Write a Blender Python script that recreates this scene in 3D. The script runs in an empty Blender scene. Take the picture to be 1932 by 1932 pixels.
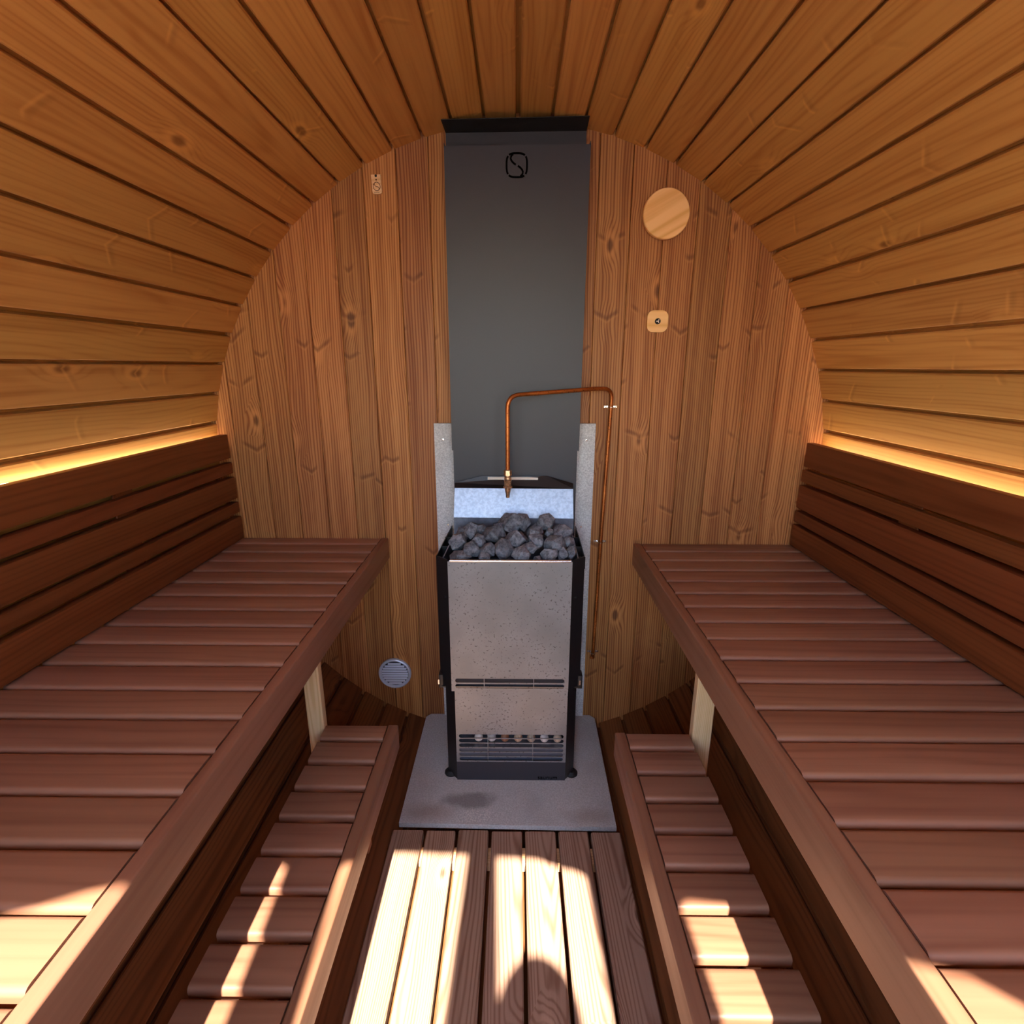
import bpy, bmesh, math, random
from mathutils import Vector, Matrix, noise as mnoise
random.seed(7)
S = bpy.context.scene
COL = S.collection

# ------------------------------------------------------------------ camera
CX, CD, CZ = -0.006425, 1.561448, 0.312807
YAW, PIT, ROL, FPX = 0.00820147, 0.26900641, 0.00199156, 997.3147
def make_camera():
    cy, sy = math.cos(YAW), math.sin(YAW)
    fw = Vector((-sy*math.cos(PIT), cy*math.cos(PIT), -math.sin(PIT)))
    rt = Vector((cy, sy, 0)); up = rt.cross(fw)
    c, s = math.cos(ROL), math.sin(ROL)
    r2 = c*rt + s*up; u2 = -s*rt + c*up
    cd = bpy.data.cameras.new('camera'); cd.sensor_width = 36; cd.lens = FPX/1932*36
    cd.clip_start = .02; cd.clip_end = 200
    co = bpy.data.objects.new('camera', cd); COL.objects.link(co)
    m = Matrix((r2, u2, -fw)).transposed().to_4x4()
    m.translation = Vector((CX, -CD, CZ)); co.matrix_world = m
    S.camera = co
make_camera()

# ------------------------------------------------------------------ light
SUN_DIR = Vector((-.055, 1, -1.05)).normalized()
W = bpy.data.worlds.new('sky'); S.world = W; W.use_nodes = True
nt = W.node_tree; nt.nodes.clear()
wo = nt.nodes.new('ShaderNodeOutputWorld'); wb = nt.nodes.new('ShaderNodeBackground'); sk = nt.nodes.new('ShaderNodeTexSky')
sk.sky_type = 'NISHITA'; sk.sun_disc = False; sk.sun_elevation = math.radians(46); sk.sun_rotation = math.radians(183); sk.dust_density = .4
wb.inputs['Strength'].default_value = 1.35
nt.links.new(sk.outputs[0], wb.inputs[0]); nt.links.new(wb.outputs[0], wo.inputs[0])
sl = bpy.data.lights.new('sun', 'SUN'); sl.energy = 25.0; sl.angle = math.radians(.55); sl.color = (1, .91, .77)
so = bpy.data.objects.new('sun', sl); COL.objects.link(so)
so.rotation_euler = SUN_DIR.to_track_quat('-Z', 'Y').to_euler(); so.location = (1, -8, 8)
LED_POWER = 22.0
V = S.view_settings
V.view_transform = 'Standard'; V.look = 'None'; V.gamma = 1; V.use_curve_mapping = False; V.exposure = 0.34
try:
    S.cycles.max_bounces = 8; S.cycles.diffuse_bounces = 5; S.cycles.glossy_bounces = 3; S.cycles.transparent_max_bounces = 12
    S.cycles.sample_clamp_indirect = 8.0; S.cycles.use_denoising = True; S.cycles.use_adaptive_sampling = True; S.cycles.adaptive_threshold = .04; S.cycles.caustics_reflective = False; S.cycles.caustics_refractive = False
except Exception: pass

# ------------------------------------------------------------------ helpers
def lin(h):
    if isinstance(h, str):
        h = h.lstrip('#'); c = [int(h[i:i+2], 16)/255 for i in (0, 2, 4)]
    else: c = [x/255 for x in h]
    return tuple((x/12.92 if x <= .04045 else ((x+.055)/1.055)**2.4) for x in c) + (1,)

def tag(o, label=None, cat=None, group=None, kind=None):
    if label: o['label'] = label
    if cat: o['category'] = cat
    if group: o['group'] = group
    if kind: o['kind'] = kind
    return o

def empty(name, loc=(0, 0, 0)):
    o = bpy.data.objects.new(name, None); COL.objects.link(o); o.location = loc; o.empty_display_size = .05
    return o

def place(name, mesh, mat=None, parent=None, M=None):
    """link a mesh object; M is its world matrix (thing empties are only translated)"""
    o = bpy.data.objects.new(name, mesh); COL.objects.link(o)
    if mat and not mesh.materials: mesh.materials.append(mat)
    if M is None: M = Matrix.Identity(4)
    if parent:
        o.parent = parent
        o.matrix_basis = wm(parent).inverted() @ M
    else: o.matrix_basis = M
    return o

def wm(o):
    m = o.matrix_basis.copy()
    if o.parent: m = wm(o.parent) @ m
    return m

def T(x, y, z): return Matrix.Translation((x, y, z))
def basis(X, Y, Z, o):
    m = Matrix((X, Y, Z)).transposed().to_4x4(); m.translation = Vector(o); return m

def shade(me, ang=35):
    for p in me.polygons: p.use_smooth = True
    try: me.set_sharp_from_angle(angle=math.radians(ang))
    except Exception: pass
    return me

def mesh_from(verts, faces, name='m', smooth=None):
    me = bpy.data.meshes.new(name); me.from_pydata([tuple(v) for v in verts], [], faces)
    bm = bmesh.new(); bm.from_mesh(me); bmesh.ops.recalc_face_normals(bm, faces=bm.faces); bm.to_mesh(me); bm.free()
    me.update()
    if smooth: shade(me, smooth)
    return me

def prism(profile, L, x0=0., smooth=None, name='prism'):
    """profile: (y,z) points; extruded along local x"""
    n = len(profile)
    v = [(x0, y, z) for y, z in profile] + [(x0+L, y, z) for y, z in profile]
    f = [(i, (i+1) % n, n+(i+1) % n, n+i) for i in range(n)] + [tuple(range(n))[::-1], tuple(range(n, 2*n))]
    return mesh_from(v, f, name, smooth)

def box_bm(bm, x0, x1, y0, y1, z0, z1, M=None):
    vs = [bm.verts.new((x, y, z)) for x in (x0, x1) for y in (y0, y1) for z in (z0, z1)]
    for q in ((0, 1, 3, 2), (4, 6, 7, 5), (0, 4, 5, 1), (2, 3, 7, 6), (0, 2, 6, 4), (1, 5, 7, 3)):
        bm.faces.new([vs[i] for i in q])
    if M is not None: bmesh.ops.transform(bm, matrix=M, verts=vs)
    return vs

def bm_mesh(bm, name='m', bevel=0, seg=2, smooth=None):
    if bevel:
        bmesh.ops.bevel(bm, geom=list(bm.edges), offset=bevel, segments=seg, affect='EDGES', profile=.6, clamp_overlap=True)
    bmesh.ops.recalc_face_normals(bm, faces=bm.faces)
    me = bpy.data.meshes.new(name); bm.to_mesh(me); bm.free()
    if smooth or bevel: shade(me, smooth or 40)
    return me

def box(x0, x1, y0, y1, z0, z1, bevel=0, seg=2):
    bm = bmesh.new(); box_bm(bm, x0, x1, y0, y1, z0, z1); return bm_mesh(bm, 'box', bevel, seg)

def tube(pts, r, seg=12, name='tube', radii=None):
    """swept tube through points"""
    pts = [Vector(p) for p in pts]; n = len(pts); verts = []; faces = []
    t0 = (pts[1]-pts[0]).normalized(); up = Vector((0, 0, 1)) if abs(t0.z) < .9 else Vector((1, 0, 0))
    u = t0.cross(up).normalized()
    for i, p in enumerate(pts):
        t = (pts[min(i+1, n-1)]-pts[max(i-1, 0)]).normalized()
        u = (u - t*u.dot(t)).normalized(); w = t.cross(u)
        rr = radii[i] if radii else r
        for k in range(seg):
            a = 2*math.pi*k/seg; verts.append(p + (u*math.cos(a)+w*math.sin(a))*rr)
    for i in range(n-1):
        for k in range(seg):
            a = i*seg+k; b = i*seg+(k+1) % seg; faces.append((a, b, b+seg, a+seg))
    faces += [tuple(range(seg))[::-1], tuple(range((n-1)*seg, n*seg))]
    return mesh_from(verts, faces, name, 40)

def lathe(prof, seg=32, name='lathe', smooth=35):
    """prof: (r,z) along local z axis"""
    v = []; f = []; n = len(prof)
    for k in range(seg):
        a = 2*math.pi*k/seg
        for r, z in prof: v.append((max(r, 1e-5)*math.cos(a), max(r, 1e-5)*math.sin(a), z))
    for k in range(seg):
        for i in range(n-1):
            a = k*n+i; b = ((k+1) % seg)*n+i; f.append((a, b, b+1, a+1))
    f += [tuple(k*n for k in range(seg))[::-1], tuple(k*n+n-1 for k in range(seg))]
    return mesh_from(v, f, name, smooth)

def plate(outer, holes, t, name='plate'):
    """2-D plate in local xy with holes, thickness t along z (centred)"""
    cu = bpy.data.curves.new('c', 'CURVE'); cu.dimensions = '2D'; cu.fill_mode = 'BOTH'; cu.extrude = t/2
    for loop in [outer]+list(holes):
        sp = cu.splines.new('POLY'); sp.points.add(len(loop)-1); sp.use_cyclic_u = True
        for p, (x, y) in zip(sp.points, loop): p.co = (x, y, 0, 1)
    return curve_mesh(cu, name)

def curve_mesh(cu, name):
    o = bpy.data.objects.new('tmp', cu); COL.objects.link(o)
    dg = bpy.context.evaluated_depsgraph_get(); dg.update()
    me = bpy.data.meshes.new_from_object(o.evaluated_get(dg)); me.name = name
    bpy.data.objects.remove(o); bpy.data.curves.remove(cu)
    me.materials.clear()
    return me

def text_mesh(s, size, depth=.0006):
    cu = bpy.data.curves.new('t', 'FONT'); cu.body = s; cu.size = size; cu.extrude = depth; cu.align_x = 'LEFT'
    return curve_mesh(cu, 'text')

def rrect(x0, x1, y0, y1, r, seg=5, corners=(1, 1, 1, 1)):
    """rounded rectangle, corner order: (x0,y0) (x1,y0) (x1,y1) (x0,y1)"""
    out = []
    for (cx, cy, a0, on) in ((x0+r, y0+r, 180, corners[0]), (x1-r, y0+r, 270, corners[1]), (x1-r, y1-r, 0, corners[2]), (x0+r, y1-r, 90, corners[3])):
        if on:
            for k in range(seg+1):
                a = math.radians(a0+90*k/seg); out.append((cx+r*math.cos(a), cy+r*math.sin(a)))
        else:
            out.append((cx+(r if a0 in (270, 0) else -r), cy+(r if a0 in (0, 90) else -r)))
    return out

def stroke(pts, w, t, name='stroke'):
    """flat ribbon of width w along a 2-D polyline in local xy, thickness t"""
    L = []; R = []; n = len(pts)
    for i in range(n):
        a = Vector(pts[max(i-1, 0)]); b = Vector(pts[min(i+1, n-1)]); d = (b-a).normalized(); nn = Vector((-d.y, d.x))
        ww = w[i] if isinstance(w, (list, tuple)) else w
        L.append(Vector(pts[i])+nn*ww/2); R.append(Vector(pts[i])-nn*ww/2)
    v = [(p.x, p.y, z) for z in (0, t) for p in L+R]; m = 2*n; f = []
    for i in range(n-1):
        a, b, c, d = i, i+1, n+i+1, n+i
        f += [(a, b, c, d), (m+d, m+c, m+b, m+a), (a, m+a, m+b, b), (d, c, m+c, m+d)]
    f += [(0, n, m+n, m), (n-1, m+n-1, m+2*n-1, 2*n-1)]
    return mesh_from(v, f, name)

# ------------------------------------------------------------------ materials
class NT:
    def __init__(s, name):
        s.m = bpy.data.materials.new(name); s.m.use_nodes = True; s.t = s.m.node_tree; s.t.nodes.clear()
        s.out = s.n('ShaderNodeOutputMaterial'); s.b = s.n('ShaderNodeBsdfPrincipled'); s.l(s.b.outputs[0], s.out.inputs[0])
    def n(s, t, **k):
        x = s.t.nodes.new(t)
        for a, v in k.items(): setattr(x, a, v)
        return x
    def l(s, a, b): s.t.links.new(a, b)
    def set(s, sock, v):
        if isinstance(v, bpy.types.NodeSocket): s.l(v, sock)
        else: sock.default_value = v
    def math(s, op, a, b=None, c=None):
        x = s.n('ShaderNodeMath', operation=op); s.set(x.inputs[0], a)
        if b is not None: s.set(x.inputs[1], b)
        if c is not None: s.set(x.inputs[2], c)
        return x.outputs[0]
    def vmul(s, v, k):
        x = s.n('ShaderNodeVectorMath', operation='MULTIPLY'); s.l(v, x.inputs[0]); x.inputs[1].default_value = k; return x.outputs[0]
    def vadd(s, v, k):
        x = s.n('ShaderNodeVectorMath', operation='ADD'); s.l(v, x.inputs[0]); s.set(x.inputs[1], k); return x.outputs[0]
    def noise(s, v, scale=1., detail=2., rough=.5):
        x = s.n('ShaderNodeTexNoise'); s.l(v, x.inputs['Vector']); x.inputs['Scale'].default_value = scale
        x.inputs['Detail'].default_value = detail; x.inputs['Roughness'].default_value = rough; return x.outputs['Fac']
    def ramp(s, f, a, b, lo=0., hi=1.):
        x = s.n('ShaderNodeMapRange', interpolation_type='SMOOTHSTEP'); s.l(f, x.inputs[0])
        x.inputs[1].default_value = a; x.inputs[2].default_value = b; x.inputs[3].default_value = lo; x.inputs[4].default_value = hi
        return x.outputs[0]
    def mix(s, f, a, b, mode='MIX'):
        x = s.n('ShaderNodeMix', data_type='RGBA', blend_type=mode); s.set(x.inputs[0], f); s.set(x.inputs[6], a); s.set(x.inputs[7], b); return x.outputs[2]
    def bump(s, h, strength=.3, dist=.001):
        x = s.n('ShaderNodeBump'); s.l(h, x.inputs['Height']); x.inputs['Strength'].default_value = strength; x.inputs['Distance'].default_value = dist
        s.l(x.outputs[0], s.b.inputs['Normal'])
    def P(s, **k):
        for a, v in k.items(): s.set(s.b.inputs[a.replace('_', ' ')], v)
        return s

def simple(name, col, rough=.5, metal=0., spec=.5, noise=None):
    g = NT(name); g.P(Roughness=rough, Metallic=metal, Specular_IOR_Level=spec)
    if noise:
        sc, amt, bumpy = noise
        tc = g.n('ShaderNodeTexCoord').outputs['Object']
        f = g.noise(tc, sc, 4., .6)
        dark = tuple(c*(1-amt) for c in col[:3])+(1,); lite = tuple(min(1, c*(1+amt)) for c in col[:3])+(1,)
        g.P(Base_Color=g.mix(g.ramp(f, .3, .7), dark, lite))
        if bumpy: g.bump(f, bumpy, .001)
    else: g.P(Base_Color=col)
    return g.m

def wood(name, early, late, knotc, ringf=230., ringamt=.6, streak=.5, knots=.5, rough=.55, vary=.14, gloss=.3, bumpk=.25, hue=.0, chev=.0, clum=1.45, clf=.45, cdf=.3):
    """board wood: grain runs along local x; rings, streaks, knots and per-board tone"""
    g = NT(name)
    tc = g.n('ShaderNodeTexCoord').outputs['Object']; oi = g.n('ShaderNodeObjectInfo').outputs['Random']
    r2 = g.math('FRACT', g.math('MULTIPLY', oi, 17.37)); r3 = g.math('FRACT', g.math('MULTIPLY', oi, 53.11))
    cb = g.n('ShaderNodeCombineXYZ'); g.set(cb.inputs[0], g.math('MULTIPLY', oi, 61.)); g.set(cb.inputs[1], g.math('MULTIPLY', r2, .4)); g.set(cb.inputs[2], g.math('MULTIPLY', r3, 23.))
    P = g.vadd(tc, cb.outputs[0])
    sx = g.n('ShaderNodeSeparateXYZ'); g.l(tc, sx.inputs[0])
    low = g.math('SUBTRACT', g.noise(g.vmul(P, (2.2, 9, 9)), 1., 1.), .5)
    st0 = g.noise(g.vmul(P, (9., 30, 30)), 1., 0.)
    # knots
    vo = g.n('ShaderNodeTexVoronoi', voronoi_dimensions='3D', feature='F1'); g.l(g.vmul(P, (5.2, 11., 1.0)), vo.inputs['Vector']); vo.inputs['Scale'].default_value = 1.
    sc = g.n('ShaderNodeSeparateColor'); g.l(vo.outputs['Color'], sc.inputs[0])
    keep = g.math('LESS_THAN', sc.outputs[0], knots)
    dist = g.math('ADD', vo.outputs['Distance'], g.math('MULTIPLY', low, .12))
    infl = g.math('MULTIPLY', g.ramp(dist, .45, .04), keep)
    core = g.math('MULTIPLY', g.ramp(dist, .125, .06), keep)
    halo = g.math('MULTIPLY', g.math('MULTIPLY', g.ramp(dist, .26, .14), g.ramp(dist, .08, .15)), keep)
    sp_ = g.n('ShaderNodeVectorMath', operation='SUBTRACT'); g.l(vo.outputs['Position'], sp_.inputs[0]); g.l(g.vmul(P, (5.2, 11., 1.0)), sp_.inputs[1])
    sd = g.n('ShaderNodeSeparateXYZ'); g.l(sp_.outputs[0], sd.inputs[0])
    ddx = g.math('DIVIDE', sd.outputs[0], 5.2); ddy = g.math('ABSOLUTE', g.math('DIVIDE', sd.outputs[1], 11.))
    ee = g.math('ADD', g.math('ADD', ddx, g.math('MULTIPLY', ddy, g.math('MULTIPLY_ADD', sc.outputs[2], .7, .25))), g.math('MULTIPLY', low, .03))
    reach = g.math('MULTIPLY', g.ramp(ddy, .05, .028), g.math('MULTIPLY', g.math('LESS_THAN', sc.outputs[1], chev), g.ramp(st0, .35, .6)))
    chl = g.math('MULTIPLY', g.ramp(g.math('ABSOLUTE', ee), .0065, .0), reach)
    chd = g.math('MULTIPLY', g.ramp(g.math('ABSOLUTE', g.math('ADD', ee, .010)), .011, .0), reach)
    # rings of a log cut slightly off its axis
    yc = g.math('ADD', sx.outputs[1], g.math('MULTIPLY', g.math('SUBTRACT', r2, .5), .11))
    yc = g.math('ADD', yc, g.math('MULTIPLY', low, .03))
    zc = g.math('ADD', g.math('ADD', .012, g.math('MULTIPLY', r3, .05)), g.math('MULTIPLY', sx.outputs[0], g.math('MULTIPLY', g.math('SUBTRACT', r3, .4), .06)))
    zc = g.math('ADD', zc, g.math('MULTIPLY', low, .02))
    rr = g.math('SQRT', g.math('ADD', g.math('MULTIPLY', yc, yc), g.math('MULTIPLY', zc, zc)))
    rr = g.math('ADD', rr, g.math('MULTIPLY', infl, .016))
    wob = g.math('MULTIPLY', g.noise(g.vmul(P, (6, 60, 60)), 1., 0.), .0035)
    ph = g.math('MULTIPLY', g.math('ADD', rr, wob), ringf*6.2832)
    ring = g.math('MULTIPLY_ADD', g.math('SINE', ph), .5, .5)
    ring = g.math('POWER', ring, 2.2)
    st = g.noise(g.vmul(P, (1.6, 55, 55)), 1., 2., .6)
    fib = g.noise(g.vmul(P, (4, 330, 330)), 1., 1., .6)
    f = g.math('ADD', g.math('MULTIPLY', ring, ringamt), g.math('MULTIPLY', g.ramp(st, .3, .75), streak))
    f = g.math('ADD', f, g.math('MULTIPLY', g.math('SUBTRACT', fib, .5), .22))
    c = g.mix(g.ramp(f, 0., 1.15), early, late)
    c = g.mix(g.math('MULTIPLY', halo, .35), c, tuple(min(1, x*1.5) for x in early[:3])+(1,))
    c = g.mix(g.math('MULTIPLY', core, .7), c, knotc)
    if chev:
        c = g.mix(g.math('MULTIPLY', chl, clf), c, tuple(min(1, x*clum) for x in early[:3])+(1,))  # pale side of the chevron grain, reflected sheen put into its colour
        c = g.mix(g.math('MULTIPLY', chd, cdf), c, tuple(x*.55 for x in late[:3])+(1,))
    hs = g.n('ShaderNodeHueSaturation'); g.l(c, hs.inputs['Color'])
    g.set(hs.inputs['Value'], g.math('MULTIPLY_ADD', oi, 2*vary, 1-vary))
    g.set(hs.inputs['Hue'], g.math('MULTIPLY_ADD', r2, .007, .4965+hue))
    g.P(Base_Color=hs.outputs[0], Roughness=g.math('MULTIPLY_ADD', st, .2, rough-.1), Specular_IOR_Level=gloss)
    g.bump(fib, bumpk, .0006)
    return g.m

M_STAVE = wood('stave_pine', lin('#c68e4c'), lin('#a4682e'), lin('#6b3d18'), ringf=130, ringamt=.28, streak=.6, knots=.16, rough=.5, gloss=.35, chev=.34, vary=.1, clf=.38, cdf=.25)
M_WALL = wood('wall_pine', lin('#b57a47'), lin('#834b25'), lin('#4d2812'), ringf=140, ringamt=.75, streak=.65, knots=.22, rough=.55, gloss=.3, vary=.2, chev=.42, clum=1.15, clf=.3, cdf=.6)
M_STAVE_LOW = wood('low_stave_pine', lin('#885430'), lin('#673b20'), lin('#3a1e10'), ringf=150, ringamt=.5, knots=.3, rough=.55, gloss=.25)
M_BENCH = wood('bench_wood', lin('#9a6c54'), lin('#7c503b'), lin('#58341f'), ringf=70, ringamt=.3, streak=.55, knots=.04, rough=.45, vary=.1, gloss=.5, bumpk=.12)
M_BACK = wood('backrest_wood', lin('#7e4524'), lin('#642f14'), lin('#3d1a0a'), ringf=110, ringamt=.35, streak=.5, knots=.05, rough=.5, vary=.08, gloss=.3, bumpk=.1)
M_DUCK = wood('duckboard_wood', lin('#ab8a76'), lin('#866350'), lin('#4a2e20'), ringf=240, ringamt=.7, streak=.45, knots=.25, rough=.7, vary=.07, gloss=.2, bumpk=.5)
M_PALE = wood('pale_pine', lin('#eec79a'), lin('#d8a874'), lin('#96602f'), ringf=220, ringamt=.5, knots=.2, rough=.6, vary=.04)
M_OAK = wood('light_disc_wood', lin('#f3c284'), lin('#dfa65f'), lin('#a96a2c'), ringf=60, ringamt=.6, knots=0, rough=.5, vary=.02)
M_BLACK = simple('black_satin_steel', lin('#1b1a1c'), .38, .0, .5)
M_COLUMN = simple('anthracite_powder_coat', lin('#2f2e35'), .46, .0, .45, noise=(900, .05, .04))
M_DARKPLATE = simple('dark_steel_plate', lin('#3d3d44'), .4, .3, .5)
M_LOGO = simple('logo_slot_black', lin('#040303'), .9, 0., .05)
M_GALV = simple('galvanised_sheet', lin('#878c97'), .38, .85, .5, noise=(120, .15, .02))
M_INNER = simple('inner_grey_steel', lin('#7f8592'), .4, .7, .5, noise=(60, .15, .0))
M_REFL = simple('blued_inner_plate', lin('#5a6273'), .45, .4, .5)
M_BACKPL = simple('shadowed_back_sheet', lin('#2a2a30'), .5, 0., .4)
M_ALU = simple('aluminium_grille', lin('#d5dbe6'), .4, .2, .6)
M_CHROME = simple('bright_metal_clip', lin('#d8d8d8'), .2, 1.)
M_BRASS = simple('tarnished_brass', lin('#d2b08a'), .32, .85, .5, noise=(160, .4, .1))
M_BLACKPL = simple('black_button', lin('#141214'), .7)
M_GLINT = simple('cream_painted_glint', lin('#f6f1e4'), .4)
M_BURN = simple('burnt_mark', lin('#5b3118'), .8)
M_VOID = simple('dark_void', lin('#0b0808'), .9)  # near-black colour stands in for the unlit depth under the stones

def mat_steel():
    g = NT('speckled_steel'); tc = g.n('ShaderNodeTexCoord').outputs['Object']
    sp = g.noise(g.vmul(tc, (150, 150, 75)), 1., 3., .6); big = g.noise(tc, 9., 3.)
    spots = g.ramp(g.math('ADD', sp, g.math('MULTIPLY', g.math('SUBTRACT', big, .5), .25)), .60, .67)
    drip = g.ramp(g.noise(g.vmul(tc, (320, 320, 14)), 1., 2.), .66, .76)
    c = g.mix(g.ramp(big, .3, .7), lin('#868789'), lin('#949598'))
    c = g.mix(g.math('MULTIPLY', drip, .35), c, lin('#5a4f49'))
    c = g.mix(g.math('MULTIPLY', spots, .6), c, lin('#453a36'))
    g.P(Base_Color=c, Metallic=.45, Roughness=g.math('MULTIPLY_ADD', spots, .3, .4)); g.bump(sp, .05, .0005); return g.m
M_STEEL = mat_steel()

def mat_copper():
    g = NT('aged_copper'); tc = g.n('ShaderNodeTexCoord').outputs['Object']
    f = g.noise(tc, 190., 4., .7); f2 = g.noise(tc, 14., 2.)
    c = g.mix(g.ramp(f2, .3, .7), lin('#c8783c'), lin('#9c5628'))
    c = g.mix(g.ramp(f, .56, .68), c, lin('#4a2917')); c = g.mix(g.ramp(f, .36, .28), c, lin('#d99d70'))
    g.P(Base_Color=c, Metallic=.75, Roughness=.4); g.bump(f, .1, .0005); return g.m
M_COPPER = mat_copper()

def mat_concrete(name, a, b, stain=False):
    g = NT(name); tc = g.n('ShaderNodeTexCoord').outputs['Object']
    f = g.noise(tc, 260., 3., .7); big = g.noise(tc, 5., 4.)
    c = g.mix(g.ramp(f, .35, .65), a, b)
    c = g.mix(g.math('MULTIPLY', g.ramp(big, .45, .7), .35), c, tuple(x*.62 for x in a[:3])+(1,))
    if stain:
        sp = g.n('ShaderNodeSeparateXYZ'); g.l(tc, sp.inputs[0])
        def blob(cx, cy, rx, ry, soft):
            dx = g.math('DIVIDE', g.math('SUBTRACT', sp.outputs[0], cx), rx); dy = g.math('DIVIDE', g.math('SUBTRACT', sp.outputs[1], cy), ry)
            d = g.math('SQRT', g.math('ADD', g.math('MULTIPLY', dx, dx), g.math('MULTIPLY', dy, dy)))
            d = g.math('ADD', d, g.math('MULTIPLY', g.math('SUBTRACT', g.noise(tc, 22., 4.), .5), .9)); return g.ramp(d, 1.25, 1.-soft)
        c = g.mix(g.math('MULTIPLY', blob(-.135, -.372, .08, .03, .5), .55), c, lin('#4f4440'))
        c = g.mix(g.math('MULTIPLY', blob(-.24, -.41, .09, .035, .9), .5), c, lin('#8e7463'))
        c = g.mix(g.math('MULTIPLY', blob(.19, -.42, .08, .03, .9), .4), c, lin('#8e7463'))
        c = g.mix(g.math('MULTIPLY', g.math('MULTIPLY', blob(-.11, -.425, .06, .022, .4), g.ramp(f, .5, .6)), .7), c, lin('#e8e2da'))
    g.P(Base_Color=c, Roughness=.85); g.bump(f, .25, .0008); return g.m
M_SHIELD = mat_concrete('cement_board', lin('#b7b6b6'), lin('#dddcda'))
M_SLAB = mat_concrete('cement_slab', lin('#b6b4b3'), lin('#cfcecd'), True)

def mat_rock():
    g = NT('olivine_stone'); tc = g.n('ShaderNodeTexCoord').outputs['Object']; oi = g.n('ShaderNodeObjectInfo').outputs['Random']
    P = g.vadd(tc, g.n('ShaderNodeObjectInfo').outputs['Location'])
    f = g.noise(P, 90., 6., .7); f2 = g.noise(P, 420., 3., .6)
    c = g.mix(g.ramp(f, .32, .7), lin('#4b4f57'), lin('#8b8f97')); c = g.mix(g.ramp(f2, .6, .72), c, lin('#a09c96'))
    hs = g.n('ShaderNodeHueSaturation'); g.l(c, hs.inputs['Color']); g.set(hs.inputs['Value'], g.math('MULTIPLY_ADD', oi, .5, .75))
    g.P(Base_Color=hs.outputs[0], Roughness=.8); g.bump(g.math('ADD', f, g.math('MULTIPLY', f2, .4)), .7, .003); return g.m
M_ROCK = mat_rock()

def mat_salt(name, a, b):
    g = NT(name); tc = g.n('ShaderNodeTexCoord').outputs['Object']; f = g.noise(tc, 95., 3.)
    g.P(Base_Color=g.mix(g.ramp(f, .35, .65), a, b), Roughness=.45, Subsurface_Weight=.0); return g.m
def mat_emit(name, col, s):
    g = NT(name); g.P(Base_Color=(0, 0, 0, 1), Emission_Color=col, Emission_Strength=s); return g.m
M_LED = mat_emit('led_strip_light', (1, .82, .56, 1), LED_POWER*1.2); M_LED2 = mat_emit('led_strip_light_dimmer', (1, .82, .56, 1), LED_POWER*.75)
def mat_glass():
    g = NT('window_glass'); tr = g.n('ShaderNodeBsdfTransparent'); gl = g.n('ShaderNodeBsdfGlossy'); gl.inputs['Roughness'].default_value = .02
    mx = g.n('ShaderNodeMixShader'); mx.inputs[0].default_value = .06; g.l(tr.outputs[0], mx.inputs[1]); g.l(gl.outputs[0], mx.inputs[2]); g.l(mx.outputs[0], g.out.inputs[0]); return g.m
M_GLASS = mat_glass()

# ------------------------------------------------------------------ barrel shell
RX, RZ = .9, .9*1.015511
YF, YB = -2.12, .05                       # front and back ends of the staves
def ell(a): return Vector((RX*math.cos(a), 0, RZ*math.sin(a)))
def ellz(x, k=0.): return (RZ+k)*math.sqrt(max(0, 1-(x/(RX+k))**2))
right = [8.61+5.513*i for i in range(13)]                 # 8.6 .. 74.8
top = [74.73+(111.17-74.73)/7*i for i in range(1, 7)]
left = [111.17+(121.81-111.17)/2*i for i in range(0, 2)]+[121.81+5.372*i for i in range(10)]
a_last = left[-1]; n_low = 37
low = [a_last+(360+8.61-a_last)/n_low*i for i in range(1, n_low)]
angs = [math.radians(a) for a in right+top+left+low]
shell = {}
for nm in ('wall_right', 'ceiling', 'wall_left', 'floor'): shell[nm] = tag(empty(nm), kind='structure')
tag(shell['wall_right'], 'curved right wall of orange-brown pine barrel staves'); tag(shell['wall_left'], 'curved left wall of orange-brown pine barrel staves')
tag(shell['ceiling'], 'arched ceiling of orange-brown pine barrel staves'); tag(shell['floor'], 'dark curved barrel bottom staves below the benches and duckboard')
TH, GAP, CH, TD = .040, .0095, .0028, .018
for i, a0 in enumerate(angs):
    a1 = angs[(i+1) % len(angs)]
    p0, p1 = ell(a0), ell(a1); mid = (p0+p1)/2; deg = math.degrees(math.atan2(mid.z, mid.x)) % 360
    # joint gap lies on the lower edge of the upper stave, towards the side with the smaller height
    flip = deg > 90 and deg < 270
    if flip: p0, p1 = p1, p0              # u runs upwards on both flanks
    w = (p1-p0).length; Y = (p1-p0).normalized(); X = Vector((0, 1, 0)); Z = X.cross(Y)
    if Z.dot(mid) > 0: X = -X; Z = -Z
    g = GAP*random.uniform(.75, 1.1)*(.68 if 50 < deg < 130 else 1.)
    prof = [(0, -CH), (CH, 0), (w-g-CH, 0), (w-g, -CH), (w-g, -TD), (w+.005, -TD), (w+.005, -TH), (-.002, -TH)]
    L = YB-YF
    me = prism(prof, L)
    org = Vector((p0.x, YF if X.y > 0 else YB, p0.z))
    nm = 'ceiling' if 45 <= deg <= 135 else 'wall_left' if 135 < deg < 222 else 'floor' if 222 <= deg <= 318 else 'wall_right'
    place('stave', me, M_STAVE_LOW if 196 < deg < 344 else M_STAVE, shell[nm], basis(X, Y, Z, org))

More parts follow.
